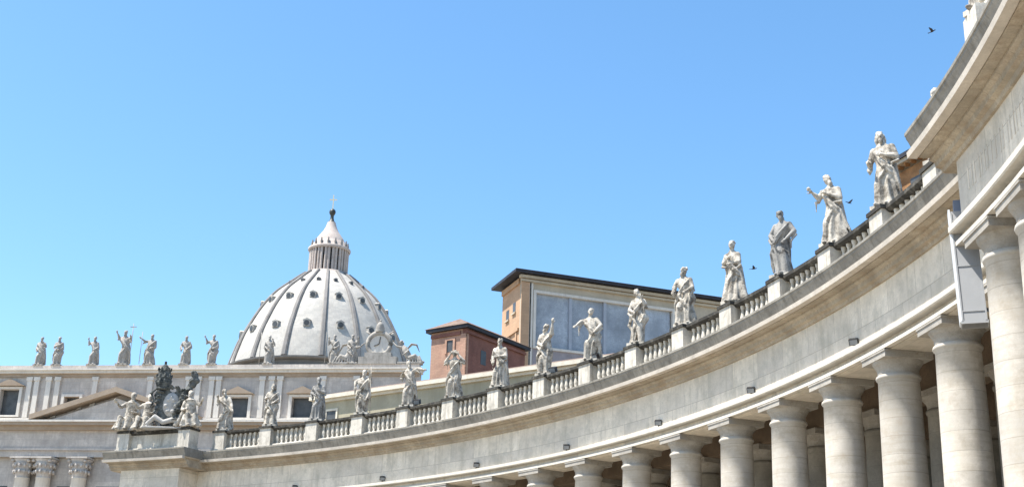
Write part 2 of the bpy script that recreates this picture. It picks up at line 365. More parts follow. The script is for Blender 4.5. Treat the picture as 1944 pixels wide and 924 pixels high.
def figure(seed=0, sway=.12, lean=0., hem=.42, armL=None, armR=None, head=(0,0), hair=1, beard=True, cloak=1, knee=1, stride=0., mitre=False,
           book=None, wide=1., Hh=2.9, skirt=0., wind=0.):
    rn = random.Random(seed); m = MB(); S = Hh/2.9
    # ks: rx, ry, cx, cy, z
    ks = [(hem, hem*.78, lean*-.5-sway*.3*knee, .02, .10), (hem*.86, hem*.70, -sway*.25*knee, 0, .45), (.34+skirt*.5, .27, sway*.2*knee, -.03, .95),
          (.345, .25, sway*.9*knee, 0, 1.35), (.285, .215, sway*.5*knee, .01, 1.68), (.35*wide, .24, -sway*.2*knee+lean*.5, .0, 2.02),
          (.37*wide, .20, -sway*.35*knee+lean*.8, .02, 2.26), (.20, .14, -sway*.35*knee+lean, .01, 2.40), (.115, .115, -sway*.3*knee+lean, -.01, 2.47), (.10,.10,-sway*.3*knee+lean,-.01,2.60)]
    n = 44; nr = 44; v = []; f = []
    ph = [rn.uniform(0, 6.28) for _ in range(5)]; kk = [rn.choice((5,6,7)), rn.choice((9,11,10)), rn.choice((3,4))]
    for j in range(nr+1):
        t = j/nr; rx, ry, cx, cy, z = catmull(ks, t); amp = .21*max(0, 1-z/2.35)+.05*(z < 2.3)
        tw = z*1.3*(-1)**seed
        for k in range(n):
            a = 2*math.pi*k/n
            w_ = .55*math.sin(kk[0]*a+ph[0]+tw)+.45*math.sin(kk[1]*a+ph[1]-tw*1.5)+.4*math.sin(kk[2]*a+ph[2]+z*2.2)
            w_ = math.copysign(abs(w_)**.7, w_); q = 1+amp*w_
            v.append((cx+rx*q*math.cos(a)+wind*max(0, 1.4-z)*max(0, math.cos(a))*.5, cy+ry*q*math.sin(a), z))
    for j in range(nr):
        for k in range(n): f.append((j*n+k, j*n+(k+1) % n, (j+1)*n+(k+1) % n, (j+1)*n+k))
    f.append(tuple(range(n))[::-1]); f.append(tuple(nr*n+k for k in range(n)))
    m.add(v, f)
    sx = -sway*.3*knee+lean
    # bent knee, feet
    kx = -.16*knee; m.ell((kx-sway*.1, -.17-stride*.25, .92), (.16,.17,.28)); m.tube([(kx-sway*.1,-.20-stride*.25,.95),(kx-.05*knee-stride*.2,-.18,.5),(kx-.08*knee-stride*.3,-.16,.16)], [.16,.15,.15], 10)
    if stride: m.tube([(.1*knee,0,1.15),(.22*knee+stride*.25,.05,.6),(.28*knee+stride*.45,.08,.14)], [.22,.2,.18], 10)
    for fx, fy in ((kx-.05-stride*.25*knee, -.36), (.17*knee+stride*.3*knee, -.28)): m.ell((fx, fy, .14), (.08,.19,.075))
    # head with face, hair, beard
    hx, hz = head; hc = Vector((sx+hx*.13, -.05, 2.70)); rot = (Matrix.Rotation(hx*.35, 3, 'Y') @ Matrix.Rotation(hz, 3, 'Z'))
    def H(x, y, z): return hc+rot @ Vector((x, y, z))
    m.ell(hc, (.135,.165,.20), rot, 14, 10); m.ell(H(0,-.165,-.01), (.026,.045,.05), rot, 6, 5); m.ell(H(0,-.135,-.115), (.06,.05,.03), rot, 8, 5)
    m.ell(H(0,-.14,.055), (.10,.035,.022), rot, 8, 5)
    for s in (-1, 1): m.ell(H(s*.14,.0,0), (.025,.04,.055), rot, 6, 5); m.ell(H(s*.05,-.145,.015), (.022,.02,.014), rot, 6, 4)
    if beard: m.ell(H(0,-.13,-.19), (.085,.08,.12), rot, 8, 6)
    for k in range(16 if hair else 6):
        a = rn.uniform(0, 6.28); e = rn.uniform(.2, 1.4); q = H(.125*math.cos(a)*math.cos(e*.7), .05+.13*math.sin(a)*math.cos(e*.7), .04+.15*math.sin(e))
        m.ell(q, (.055,.055,.05), None, 6, 5)
    if hair > 1:
        for s in (-1, 1): m.tube([H(s*.12,.03,.05), H(s*.155,.04,-.12), H(s*.14,.06,-.27)], [.06,.06,.04], 8)
    if mitre: m.ell(H(0,.02,.24), (.135,.10,.24), rot, 10, 8)
    # arms: shoulder, elbow, wrist
    for side, arm in ((-1, armL), (1, armR)):
        sh = Vector((sx+side*.30*wide, .01, 2.24))
        el, wr = [Vector(q) for q in (arm or ((side*.43, -.04, 1.82), (side*.22, -.27, 1.62)))]
        el.x += sx*.5; wr.x += sx*.4
        m.ell(sh, (.15,.14,.14)); m.tube([sh, (sh+el)/2, el], [.145,.125,.105], 10); m.tube([el, (el+wr)/2, wr], [.11,.09,.055], 10)
        m.ell(el, (.105,.10,.105))
        hand(m, wr, (wr-el).normalized(), -side)
        lo = (el+wr)/2                                                   # hanging sleeve
        m.tube([el*.6+sh*.4+Vector((0,.02,-.05)), el+Vector((side*.02,.02,-.16)), lo+Vector((0,.03,-.26)), lo+Vector((side*.02,.04,-.48-.2*rn.random()))], [.12,.13,.10,.035], 8, .55)
    # cloak: swag across the body, fall from the shoulder, sheet behind
    c = cloak
    if c:
        m.tube([(sx-c*.32,-.06,2.28),(sx-c*.15,-.24,2.02),(c*.08,-.29,1.72),(c*.30,-.22,1.45),(c*.40,-.02,1.32)], [.08,.085,.095,.09,.08], 8, .7)
        m.tube([(sx-c*.30,-.10,2.15),(-c*.05,-.27,1.78),(c*.15,-.30,1.5),(c*.36,-.16,1.22)], [.05,.06,.07,.06], 8)
        m.tube([(c*.36,-.08,1.42),(c*.46,-.05,1.1),(c*(.47+wind*.3),0,.7),(c*(.44+wind*.7),.02,.32)], [.12,.12,.10,.05], 8, .6)
        m.tube([(c*.20,-.24,1.45),(-c*.02,-.31,1.12),(-c*.22,-.27,.86)], [.07,.065,.04], 8)
        m.tube([(sx,.16,2.3),(sx*.5+c*.05,.24,1.7),(c*.1,.27,1.0),(c*.16,.28,.2)], [.24,.32,.36,.38], 12, .4)
    if book: m.box(book, (.26,.10,.34), .3)
    if S != 1.:
        m.v = [(x*S, y*S, z*S) for x, y, z in m.v]
    return m
def plinth(w_=.95, h=.14, hi=.14):
    return MB().box((0,0,h/2), (w_, w_*.8, h))
def add_statue(name, loc, face, label, group, fig, m='statue', scale=1., voxel=.024, extra=(), cat='statue', pw=.95, base=True):
    t = thing(name, loc, label, cat, group, rz=face, org=(0,0,0)); t.scale = (scale,)*3
    if abs(scale-1) < .001: t.scale = (1.02,1.02,1.06)
    fig.build('figure', m, t, remesh=voxel)
    if base: plinth(pw).build('plinth', 'parapet' if m in ('statue','blackstat') else m, t)
    for nm, mb, mm in extra: mb.build(nm, mm, t)
    return t
def facing(p, blend=.5):
    """rotation so that local -Y looks between the square's centre and the visitors' side"""
    a = Vector((CX-p[0], CY-p[1])).normalized()*blend+Vector((-p[0], -p[1])).normalized()*(1-blend)
    return math.atan2(a.y, a.x)+math.pi/2
A = lambda *p: p
def staff(x, y, z0, z1, cross=False, lean=0.):
    m = MB().tube([(x, y, z0), (x+lean, y, z1)], .03, 8)
    if cross: m.box((x+lean*.85, y, z1-.28), (.5,.06,.06))
    return m
GR = 'stone saints along the colonnade balustrade'
ST = [
 (0, dict(seed=2, Hh=2.6, armR=A((.5,-.1,1.9),(.25,-.3,2.1)), hem=.48), 'statue', 'stone saint mostly hidden behind the near cornice corner', ()),
 (1, dict(seed=11, sway=.06, wide=1.15, hem=.40, hair=2, armL=A((-.52,-.05,1.78),(-.40,-.38,1.72)), armR=A((.52,-.02,1.85),(.20,-.30,1.90)), cloak=1, head=(-.3,.5), wind=.25), 'statue',
     'largest fully visible stone saint, curly haired, one forearm held out from the waist', ()),
 (2, dict(seed=24, sway=.10, hem=.46, armL=A((-.50,-.10,2.05),(-.62,-.34,2.22)), armR=A((.42,-.10,1.86),(-.02,-.32,2.06)), cloak=1, head=(-.6,.9), wind=.5, wide=.95), 'statue',
     'stone saint looking left, forearms across the chest, next left of the largest saint', ()),
 (3, dict(seed=5, sway=.14, hem=.40, armL=A((-.52,-.02,1.90),(-.30,-.28,1.62)), armR=A((.56,0,1.92),(.30,-.26,1.58)), cloak=-1, head=(-.5,.3), knee=-1), 'blackstat',  # dark patched stone stands in for the shadow over the legs
     'stone saint with hands on hips and a robe darkened for shadow', ()),
 (4, dict(seed=8, sway=.05, hem=.54, wide=.85, armL=A((-.38,-.12,1.90),(-.10,-.30,2.02)), armR=A((.38,-.12,1.88),(.12,-.30,1.80)), cloak=1, head=(.1,0), beard=False, wind=.3), 'statue',
     'slim stone saint with folded arms and wide robe at the palace roof end', ()),
 (5, dict(seed=31, sway=.18, hem=.40, armL=A((-.50,-.06,1.98),(-.44,-.34,1.72)), armR=A((.46,-.1,1.84),(.30,-.36,1.66)), cloak=-1, head=(.2,-.4), stride=.35), 'statue',
     'striding stone saint whose head breaks the dark palace roofline', ()),
 (6, dict(seed=14, sway=-.26, lean=.10, hem=.34, armL=A((-.40,-.16,1.82),(-.14,-.40,1.66)), armR=A((.46,-.14,2.02),(.34,-.30,2.30)), cloak=-1, head=(-.5,.5), wind=-.6, knee=-1, wide=.9, beard=False), 'statue',
     'stone saint twisting in an S curve before the right glass panes', ()),
 (7, dict(seed=17, sway=.22, hem=.30, armL=A((-.52,-.16,2.18),(-.66,-.40,1.98)), armR=A((.58,-.02,1.92),(.34,-.26,1.60)), cloak=1, head=(.2,.2), wide=1.1, beard=False, hair=0), 'statue',
     'smooth headed stone saint pointing left before the middle of the palace glass', ()),
 (8, dict(seed=19, sway=.08, hem=.36, armL=A((-.40,-.08,1.84),(-.18,-.30,1.70)), armR=A((.44,-.18,2.42),(.52,-.30,2.86)), cloak=-1, head=(.3,-.4), wide=.85), 'statue',
     'slim stone saint with one arm thrown up at the left edge of the glass', ()),
 (9, dict(seed=23, sway=.10, hem=.44, armL=A((-.44,-.05,1.84),(-.30,-.32,1.60)), armR=A((.42,-.1,1.82),(.05,-.33,1.78)), cloak=1, head=(0,0), stride=.25), 'statue',
     'stone saint standing before the shaded dark red side of the brick tower', ()),
 (10, dict(seed=29, sway=.10, hem=.34, armL=A((-.60,-.05,2.22),(-.26,-.18,2.62)), armR=A((.60,-.05,2.22),(.28,-.18,2.60)), cloak=-1, head=(0,0), stride=.3, beard=False), 'statue',
     'stone saint with both hands at the head before the sunlit tower face', ()),
 (11, dict(seed=37, sway=.12, hem=.32, armL=A((-.46,-.1,1.95),(-.30,-.36,2.1)), armR=A((.56,-.08,2.38),(.94,-.20,2.30)), cloak=1, head=(-.4,.5), wind=.2), 'statue',
     'stone saint stretching one arm to the right, just left of the brick tower', ()),
 (12, dict(seed=41, sway=.16, hem=.30, armL=A((-.58,-.06,2.1),(-.50,-.28,1.76)), armR=A((.48,-.12,2.2),(.44,-.30,2.62)), cloak=-1, head=(.2,0), wide=1.15), 'statue',
     'broad shouldered stone saint with a staff, below the roof clock', 'staff'),
 (13, dict(seed=43, sway=.12, hem=.44, armL=A((-.46,-.04,1.88),(-.20,-.30,1.72)), armR=A((.46,-.04,1.88),(.22,-.30,1.95)), cloak=1, head=(0,.2)), 'blackstat',
     'darkened stone saint beside an attic window under the right side of the dome', ()),
 (14, dict(seed=47, sway=.10, hem=.46, armL=A((-.46,-.1,1.9),(-.30,-.34,1.9)), armR=A((.44,-.04,1.84),(.22,-.30,1.62)), cloak=-1, head=(.3,0), hair=2), 'statue',
     'long haired stone saint under the left part of the dome', ()),
 (15, dict(seed=53, sway=.20, lean=-.12, hem=.52, armL=A((-.50,-.12,2.0),(-.46,-.40,2.2)), armR=A((.50,-.16,1.8),(.62,-.40,1.5)), cloak=1, head=(-.4,.4), stride=.5, wide=1.1), 'statue',
     'leaning wide robed stone saint at the left end of the curved balustrade', ()),
]
for i, kw, m, lab, ex in ST:
    p = P(.16, i-.1, 18.073)
    e = ()
    if ex == 'staff': e = (('staff', staff(.62,-.34,.1,3.0,True,-.1), 'statue'),)
    add_statue('saint_statue', p, facing(p, .45), lab, GR, figure(**kw), m, extra=e)
p = P(2.5, -2.42, 18.073)
mp_ = MB().box((p.x, p.y, 17.26), (1.0,1.0,1.62), TH0-2.42*DT); mp_.build('pedestal', 'parapet', colon)
add_statue('saint_statue', p, facing(p, .6), 'stone saint cut off by the top edge above the near cornice', GR, figure(seed=61, armL=A((-.55,-.1,1.95),(-.35,-.3,2.1)), hem=.5, cloak=-1))
# ------------------------------------------------------------------ papal crest on the far pavilion
cp_ = P(2.2, 15.68, 18.06)
cz = facing(cp_, .35)
cr = thing('coat_of_arms', cp_, 'big dark stone coat of arms spreading in a V above the far pavilion', 'coat of arms', rz=cz, org=(0,0,0)); cr.scale = (1,1,1.1)
rn = random.Random(9)
m = MB()
m.prism([(-.55,.1),(.5,.1),(.8,1.1),(1.1,2.2),(.7,2.6),(0,2.4),(-.9,2.9),(-1.3,2.2),(-.95,1.2)], (0,.35,0), (1,0,0), (0,0,1), .5)
for k in range(34):                                   # acanthus leaves and scrolls round the rim
    a = k*.37+rn.uniform(-.1,.1); c = Vector((.95*math.cos(a), -.12, 1.6+1.05*math.sin(a))); d = Vector((math.cos(a+.9), -.4, math.sin(a+.9)))*rn.uniform(.25,.5)
    m.tube([c, c+d*.6, c+d+Vector((0,-.12,0))], [.16,.13,.04], 7, .6)
m.build('scroll_frame', 'crest', cr, remesh=.04)
m = MB().ell((0,-.12,1.6), (.60,.22,.80), None, 20, 12)
for k in range(6): m.ell((.34*math.cos(k*1.05), -.30, 1.5+.42*math.sin(k*1.05)), (.15,.10,.13))
m.ell((0,-.32,2.02), (.1,.1,.16)); m.build('shield', 'crestpale', cr, remesh=.04)
m = MB().lathe([(.40,2.55),(.50,2.62),(.46,2.72),(.54,2.95),(.58,3.0),(.53,3.1),(.56,3.3),(.58,3.36),(.5,3.46),(.45,3.75),(.47,3.8),(.38,3.9),(.22,4.15),(.06,4.3)], (-.75,-.05,0), 18, ay=.8)
for rr_, zz in ((.55,3.05),(.57,3.4),(.47,3.85)):
    for k in range(10): m.ell((-.75+rr_*math.cos(k*.628), -.05+.8*rr_*math.sin(k*.628), zz+.08), (.07,.07,.12), None, 6, 5)
m.ell((-.75,-.05,4.38), (.10,.10,.12)); m.tube([(-1.1,-.1,2.7),(-1.5,-.2,2.3),(-1.2,-.25,1.8),(-1.5,-.2,1.3)], [.12,.16,.13,.05], 8, .5)
m.build('tiara', 'crest', cr, remesh=.035)
m = MB()
for k in range(16):
    t_ = k/15; c = Vector((1.5-1.25*t_+rn.uniform(-.12,.12), -.12-.2*t_, 3.5-3.0*t_+rn.uniform(-.1,.1))); m.ell(c, (.36-.2*t_,.26-.1*t_,.24-.08*t_), Matrix.Rotation(rn.uniform(-1,1),3,'Y'))
    d = Vector((rn.uniform(-.3,.5), -.3, rn.uniform(-.2,.4))); m.tube([c, c+d*.7, c+d+Vector((0,-.05,-.12))], [.13,.11,.03], 7, .5)
m.build('ribbon', 'crest', cr, remesh=.04)
m = MB().box((0,.05,.06), (3.6,1.1,.12)); m.tube([(-1.6,-.2,.25),(-1.0,-.3,.75),(-.4,-.3,.4),(.3,-.3,.6),(1.1,-.3,.3),(1.6,-.2,.5)], [.12,.2,.17,.2,.17,.1], 10); m.build('base', 'crestpale', cr, remesh=.05)
def seated(seed, s):
    m = MB(); rn = random.Random(seed)
    m.tube([(0,.1,.5),(0,.06,.9),(s*-.06,0,1.35),(s*-.08,-.02,1.62),(s*-.08,-.02,1.78)], [.42,.34,.30,.33,.12], 14)
    m.ell((s*-.1,-.06,1.98), (.135,.16,.2)); m.ell((s*-.1,-.2,1.97), (.03,.045,.05)); m.ell((s*-.1,.02,2.08), (.17,.18,.15)); m.ell((s*-.1,-.15,1.86),(.08,.07,.08))
    for q in (-1, 1):
        m.tube([(q*.15,0,.55),(q*.22+s*.15,-.45,.72),(q*.2+s*.25,-.5,.1)], [.22,.18,.13], 10); m.ell((q*.2+s*.28,-.62,.12), (.09,.18,.08))
        el = Vector((q*.50,-.1,1.2+q*s*.15)); wr = Vector((q*.45+s*.2,-.4,1.05+.5*(q == s))); m.tube([(q*.28-s*.08,0,1.58), el], [.13,.1], 8); m.tube([el, wr], [.1,.055], 8); hand(m, wr, (wr-el).normalized(), -q)
    for k in range(8):
        a = rn.uniform(-1.2,1.2); m.tube([(.35*math.sin(a),-.25,.75),(.45*math.sin(a)+s*.1,-.42,.4),(.6*math.sin(a)+s*.15,-.4,.06)], [.08,.11,.13], 8)
    m.tube([(-s*.2,.25,1.6),(-s*.5,.2,.9),(-s*.85,.1,.12)], [.15,.25,.25], 10, .6); m.box((0,.1,.25), (.9,.7,.5))
    return m
for i, s, lab, sc in ((16.62,-1,'seated stone figure left of the dark coat of arms, knees turned outward',1.35), (16.25,-1,'second seated stone figure, between the coat of arms and the outer seated one',1.25), (15.3,1,'seated stone figure right of the dark coat of arms, leaning on the crest',1.25)):
    p = P(1.9, i, 18.06)
    add_statue('seated_statue', p, facing(p, .35), lab, 'seated figures beside the coat of arms', seated(int(i*10), s), 'statue', sc, base=False, voxel=.04)

# ------------------------------------------------------------------ basilica front
fu = Vector((57.9,-8.1,0)).normalized(); fang = math.atan2(fu.y, fu.x); FO = (-85.7, 208.5, 0)
fa = thing('basilica_facade', FO, 'wide grey travertine basilica front with pediment, giant columns and windowed attic', 'church', rz=fang, org=(0,0,0))
def F(name, m, *boxes, par=None):                   # boxes: (s0,s1,y0,y1,z0,z1), y<0 towards the viewer
    mb = MB()
    for s0,s1,y0,y1,z0,z1 in boxes: mb.box(((s0+s1)/2,(y0+y1)/2,(z0+z1)/2), (s1-s0,y1-y0,z1-z0))
    return mb.build(name, m, par or fa)
SL, SR = -28, 72
WIN = [(.6,4.0,41.6,46.0),(12.1,14.8,42.9,44.7),(29.2,31.9,42.9,44.7),(40.3,43.9,41.2,44.6),(51.2,54.8,41.2,44.6),(57.4,60.2,42.2,44.4),(-10.8,-7.4,41.2,44.6)]
def walled(s0, s1, z0, z1, y0, y1, holes):            # wall with real openings: strips between the holes
    bx = []; xs = s0
    for a, b, c, d in sorted(holes):
        bx += [(xs,a,y0,y1,z0,z1),(a,b,y0,y1,z0,c),(a,b,y0,y1,d,z1)]; xs = b
    bx.append((xs,s1,y0,y1,z0,z1)); return bx
F('attic_wall', 'facade', *walled(SL, SR, 40.4, 48.0, .6, 2.2, WIN))
F('body', 'facade', (SL,SR,2.25,22,8,47.5))
F('upper_cornice', 'facade_lite', (SL-.3,SR+.3,-.1,2.2,48.6,49.05),(SL-.5,SR+.5,-.45,2.2,49.05,49.3))
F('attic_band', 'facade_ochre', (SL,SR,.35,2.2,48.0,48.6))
F('attic_parapet', 'facade', (SL,SR,.3,1.4,49.3,50.0))
F('attic_plinth', 'facade_lite', *[b for b in ((SL,8.5,.2,.6,40.45,41.1),(35.5,SR,.2,.6,40.45,41.1))])
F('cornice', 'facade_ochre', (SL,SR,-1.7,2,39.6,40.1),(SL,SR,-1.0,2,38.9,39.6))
F('cornice_top', 'facade_lite', (SL,SR,-1.9,2,40.1,40.4))
F('frieze', 'facade', (SL,SR,-.25,2,36.0,38.9))
F('architrave', 'facade', (SL,SR,-.1,2,34.6,35.9),(SL,SR,-.45,2,35.65,35.98))
F('wall', 'facade', (SL,SR,.9,2.2,6,34.58))
for a, b, c, d in WIN:
    o = F('window', 'facade_lite', (a-.5,a,.25,.6,c-.3,d+.4),(b,b+.5,.25,.6,c-.3,d+.4),(a,b,.25,.6,d,d+.4),(a,b,.25,.6,c-.3,c))
    F('pane', 'dark', (a-.05,b+.05,1.5,1.6,c-.05,d+.05), par=o)
    if b-a > 3:
        q = MB().prism([(a-.9,d+.5),(b+.9,d+.5),((a+b)/2,d+1.7)], (0,.55,0), (1,0,0), (0,0,1), .75)
        q.build('window_pediment', 'facade_ochre', o)
for s in (5.6,6.9,9.0,10.6,17.2,26.8,33.4,35.1,37.4,38.6,46.0,47.6,49.0,56.2,61.8,63.2,-2.6,-5,-13,-16):
    F('pilaster', 'facade_lite', (s-.42,s+.42,.22,.62,41.15,47.4),(s-.55,s+.55,.1,.62,47.4,48.0))
# pediment: raking cornices, tympanum
def rake(s0, z0, s1, z1, t, y0, y1, name, m):
    MB().prism([(s0,z0),(s1,z1),(s1,z1+t),(s0,z0+t)] if s0 < s1 else [(s1,z1),(s0,z0),(s0,z0+t),(s1,z1+t)], (0,y1,0), (1,0,0), (0,0,1), y1-y0).build(name, m, fa)
rake(7.6,40.42,22,45.0,.85,-1.9,.6,'raking_cornice','facade_ochre'); rake(36.4,40.42,22,45.0,.85,-1.9,.6,'raking_cornice','facade_ochre')
MB().prism([(10.4,40.45),(33.6,40.45),(22,44.1)], (0,-.4,0), (1,0,0), (0,0,1), .5).build('tympanum', 'facade', fa)
def gcol(s, y=-.4, r=1.32):
    pf = [(r*1.02,8.5),(r,14)]+[(r-(r*.13)*(k/6)**1.6, 14+17*k/6) for k in range(1,7)]+[(r*.95,31.05),(r*.9,31.15)]
    o = MB().lathe(pf, (s,y,0), 28).build('column', 'facade_lite', fa)
    c = MB().lathe([(r*.86,31.18),(r*.92,31.9),(r*1.12,32.2),(r*.98,32.3),(r*1.05,33.0),(r*1.3,33.4),(r*1.15,33.5),(r*1.45,34.0)], (s,y,0), 16)
    for k in range(12):
        a = k*math.pi/6
        for zz, rr, q in ((32.0,1.15,.2),(33.0,1.2,.24)): c.ell((s+r*rr*math.cos(a+zz), y+r*rr*math.sin(a+zz), zz), (q,q,.35), None, 6, 5)
    for a in (45,135,225,315): c.ell((s+r*1.45*math.cos(R_(a)), y+r*1.45*math.sin(R_(a)), 33.75), (.3,.3,.3), None, 8, 6)
    c.box((s,y,34.22), (r*2.7,r*2.7,.3)); c.build('capital', 'facade', o)
for s in (7.3,10.9,17.0,27.0,33.1,36.7,-4.5,-12): gcol(s)
for s in (46.5,49.5,58,62.5,70): F('giant_pilaster', 'facade', (s-1.2,s+1.2,.45,.95,8,31.2),(s-1.4,s+1.4,.35,.95,31.2,34.5))
for a, b in ((.5,4.2),(12.8,15.0),(19.5,24.5),(29,31.2),(40,44)):
    F('upper_opening', 'dark', (a,b,.86,.92,24,30))
def fpt(s, y, z): return Vector(FO)+fu*s+Vector((-fu.y, fu.x, 0))*y+Vector((0,0,z))
GF = 'stone apostles along the basilica roofline'
FS = [
 (7.3,dict(seed=71,hem=.36,armR=A((.48,-.1,2.0),(.36,-.36,2.2)),cloak=1),'leftmost roofline apostle on the basilica attic, left of a close pair',None,1.75),
 (10.5,dict(seed=72,hem=.34,sway=.18,armL=A((-.42,-.1,1.9),(-.1,-.3,1.95)),cloak=-1),'right hand apostle of the close pair at the left of the basilica roofline',None,1.75),
 (16.8,dict(seed=73,hem=.34,wide=.95,armL=A((-.55,-.1,2.2),(-.52,-.3,2.5)),cloak=1),'lone apostle on the basilica roof left of the central tall one, hand lifted',None,1.75),
 (22.1,dict(seed=74,hem=.36,wide=1.2,armL=A((-.5,-.1,2.3),(-.58,-.3,2.6)),armR=A((.5,-.1,2.2),(.55,-.3,2.3)),cloak=1),'tallest roofline statue with a long cross, over the pediment top','cross',2.1),
 (26.7,dict(seed=75,hem=.42,sway=-.2,armL=A((-.6,-.1,2.25),(-.85,-.3,2.45)),cloak=-1,stride=.3),'roofline statue leaning left with one arm out, just left of the dark coat of arms','staff',1.85),
 (32.9,dict(seed=76,hem=.38,armL=A((-.5,0,1.9),(-.3,-.3,1.6)),armR=A((.5,0,1.9),(.3,-.3,1.6)),cloak=1),'roofline apostle with hands at waist directly above the dark coat of arms right lobe',None,1.75),
 (37.3,dict(seed=77,hem=.34,sway=.2,armL=A((-.6,-.1,2.2),(-.72,-.3,2.55)),cloak=-1),'roofline apostle against blue sky just left of the dome, one arm raised',None,1.8),
 (46.9,dict(seed=78,hem=.40,armR=A((.5,-.1,2.0),(.4,-.3,2.3)),cloak=1),'small roofline apostle in front of the left part of the dome',"staff",1.75),
 (58.0,dict(seed=79,hem=.40,sway=.2,armL=A((-.55,-.1,2.1),(-.5,-.3,2.4)),cloak=-1),'roofline apostle in front of the right part of the dome',"staff",1.75),
 (61.0,dict(seed=80,hem=.42,armR=A((.5,-.1,2.1),(.55,-.3,2.4)),cloak=1,wide=1.1),'roofline apostle nearest the clock group',None,1.75)]
for s, kw, lab, att, sc in FS:
    p = fpt(s-(.8 if s < 35 else .4), .8, 49.98); e = ()
    if att == 'cross': e = (('cross', staff(.66,-.3,.1,3.4,True), 'fstatue'),)
    if att == 'staff': e = (('staff', staff(-.8,-.3,.1,3.1), 'fstatue'),)
    add_statue('apostle_statue', p, fang, lab, GF, figure(**kw), 'fstatue', sc, .045, extra=e)
# clock group at the right end of the roofline
cl = thing('roof_clock', fpt(65.0,.8,50.0), 'round stone clock with a tiara on top at the right end of the basilica roof', 'clock', rz=fang, org=(0,0,0))
m = MB().box((0,0,.6), (6.4,1.4,1.2)); m.box((0,0,1.5), (4.4,1.3,.8)); m.build('base', 'fstatue', cl)
m = MB(); m.tube([(1.9*math.cos(k*.2618), 0, 3.4+1.9*math.sin(k*.2618)) for k in range(25)], .42, 10); m.build('frame', 'fstatue', cl)
MB().prism([(1.8*math.cos(k*.2618), 3.4+1.8*math.sin(k*.2618)) for k in range(24)], (0,.2,0), (1,0,0), (0,0,1), .3).build('dial', 'facade_lite', cl)
m = MB(); m.tube([(0,-.2,3.4),(.2,-.2,4.6)], .07, 6); m.tube([(0,-.2,3.4),(-.8,-.2,3.1)], .08, 6); m.build('hand', 'dark', cl)
m = MB().lathe([(.75,5.4),(.8,5.7),(.72,6.0),(.76,6.1),(.6,6.5),(.62,6.6),(.35,7.0),(.12,7.2)], n=16); m.ell((0,0,7.35), (.2,.2,.2)); m.build('tiara', 'fstatue', cl)
m = MB().tube([(-2.3,.1,5.6),(-1.2,.1,4.9)], .12, 6); m.tube([(2.3,.1,5.6),(1.2,.1,4.9)], .12, 6); m.build('keys', 'fstatue', cl)
for s, lab in ((-1,'reclining winged stone angel left of the roof clock'), (1,'reclining winged stone angel right of the roof clock')):
    m = MB()
    m.tube([(s*.2,0,2.4),(s*.6,0,1.8),(s*1.0,-.05,1.1),(s*1.2,-.1,.75)], [.18,.42,.42,.38], 12); m.ell((s*.05,-.1,2.75), (.2,.22,.27)); m.ell((s*.08,-.02,2.85), (.24,.22,.2))
    m.tube([(s*1.2,-.2,.7),(s*1.9,-.35,1.0),(s*2.6,-.2,.35)], [.36,.28,.14], 10); m.tube([(s*1.2,.1,.6),(s*2.1,.0,.6),(s*3.0,0,.25)], [.34,.27,.14], 10)
    a = [Vector((s*.7,-.2,2.1)), Vector((s*1.1,-.4,1.6)), Vector((s*.6,-.55,1.2))]; m.tube(a, [.17,.13,.08], 8); hand(m, a[2], a[2]-a[1], s, .06)
    a = [Vector((s*.1,-.1,2.1)), Vector((-s*.4,-.2,2.2)), Vector((-s*.8,-.1,2.6))]; m.tube(a, [.17,.13,.08], 8); hand(m, a[2], a[2]-a[1], s, .06)
    m.tube([(s*.7,.25,1.9),(s*1.3,.3,2.6),(s*1.9,.3,2.5),(s*2.3,.3,1.6)], [.2,.38,.34,.1], 10, .35)
    for k in range(6): m.tube([(s*(.9+.3*k),-.35,1.0),(s*(1.0+.33*k),-.42,.5),(s*(1.0+.36*k),-.4,.12)], .12, 8)
    m.box((s*1.3,0,.12), (3.0,1.0,.24))
    p = fpt(65.0+s*3.6, .8, 49.98)
    add_statue('angel_statue', p, fang, lab, 'angels beside the roof clock', m, 'fstatue', 1.35, .06, base=False)

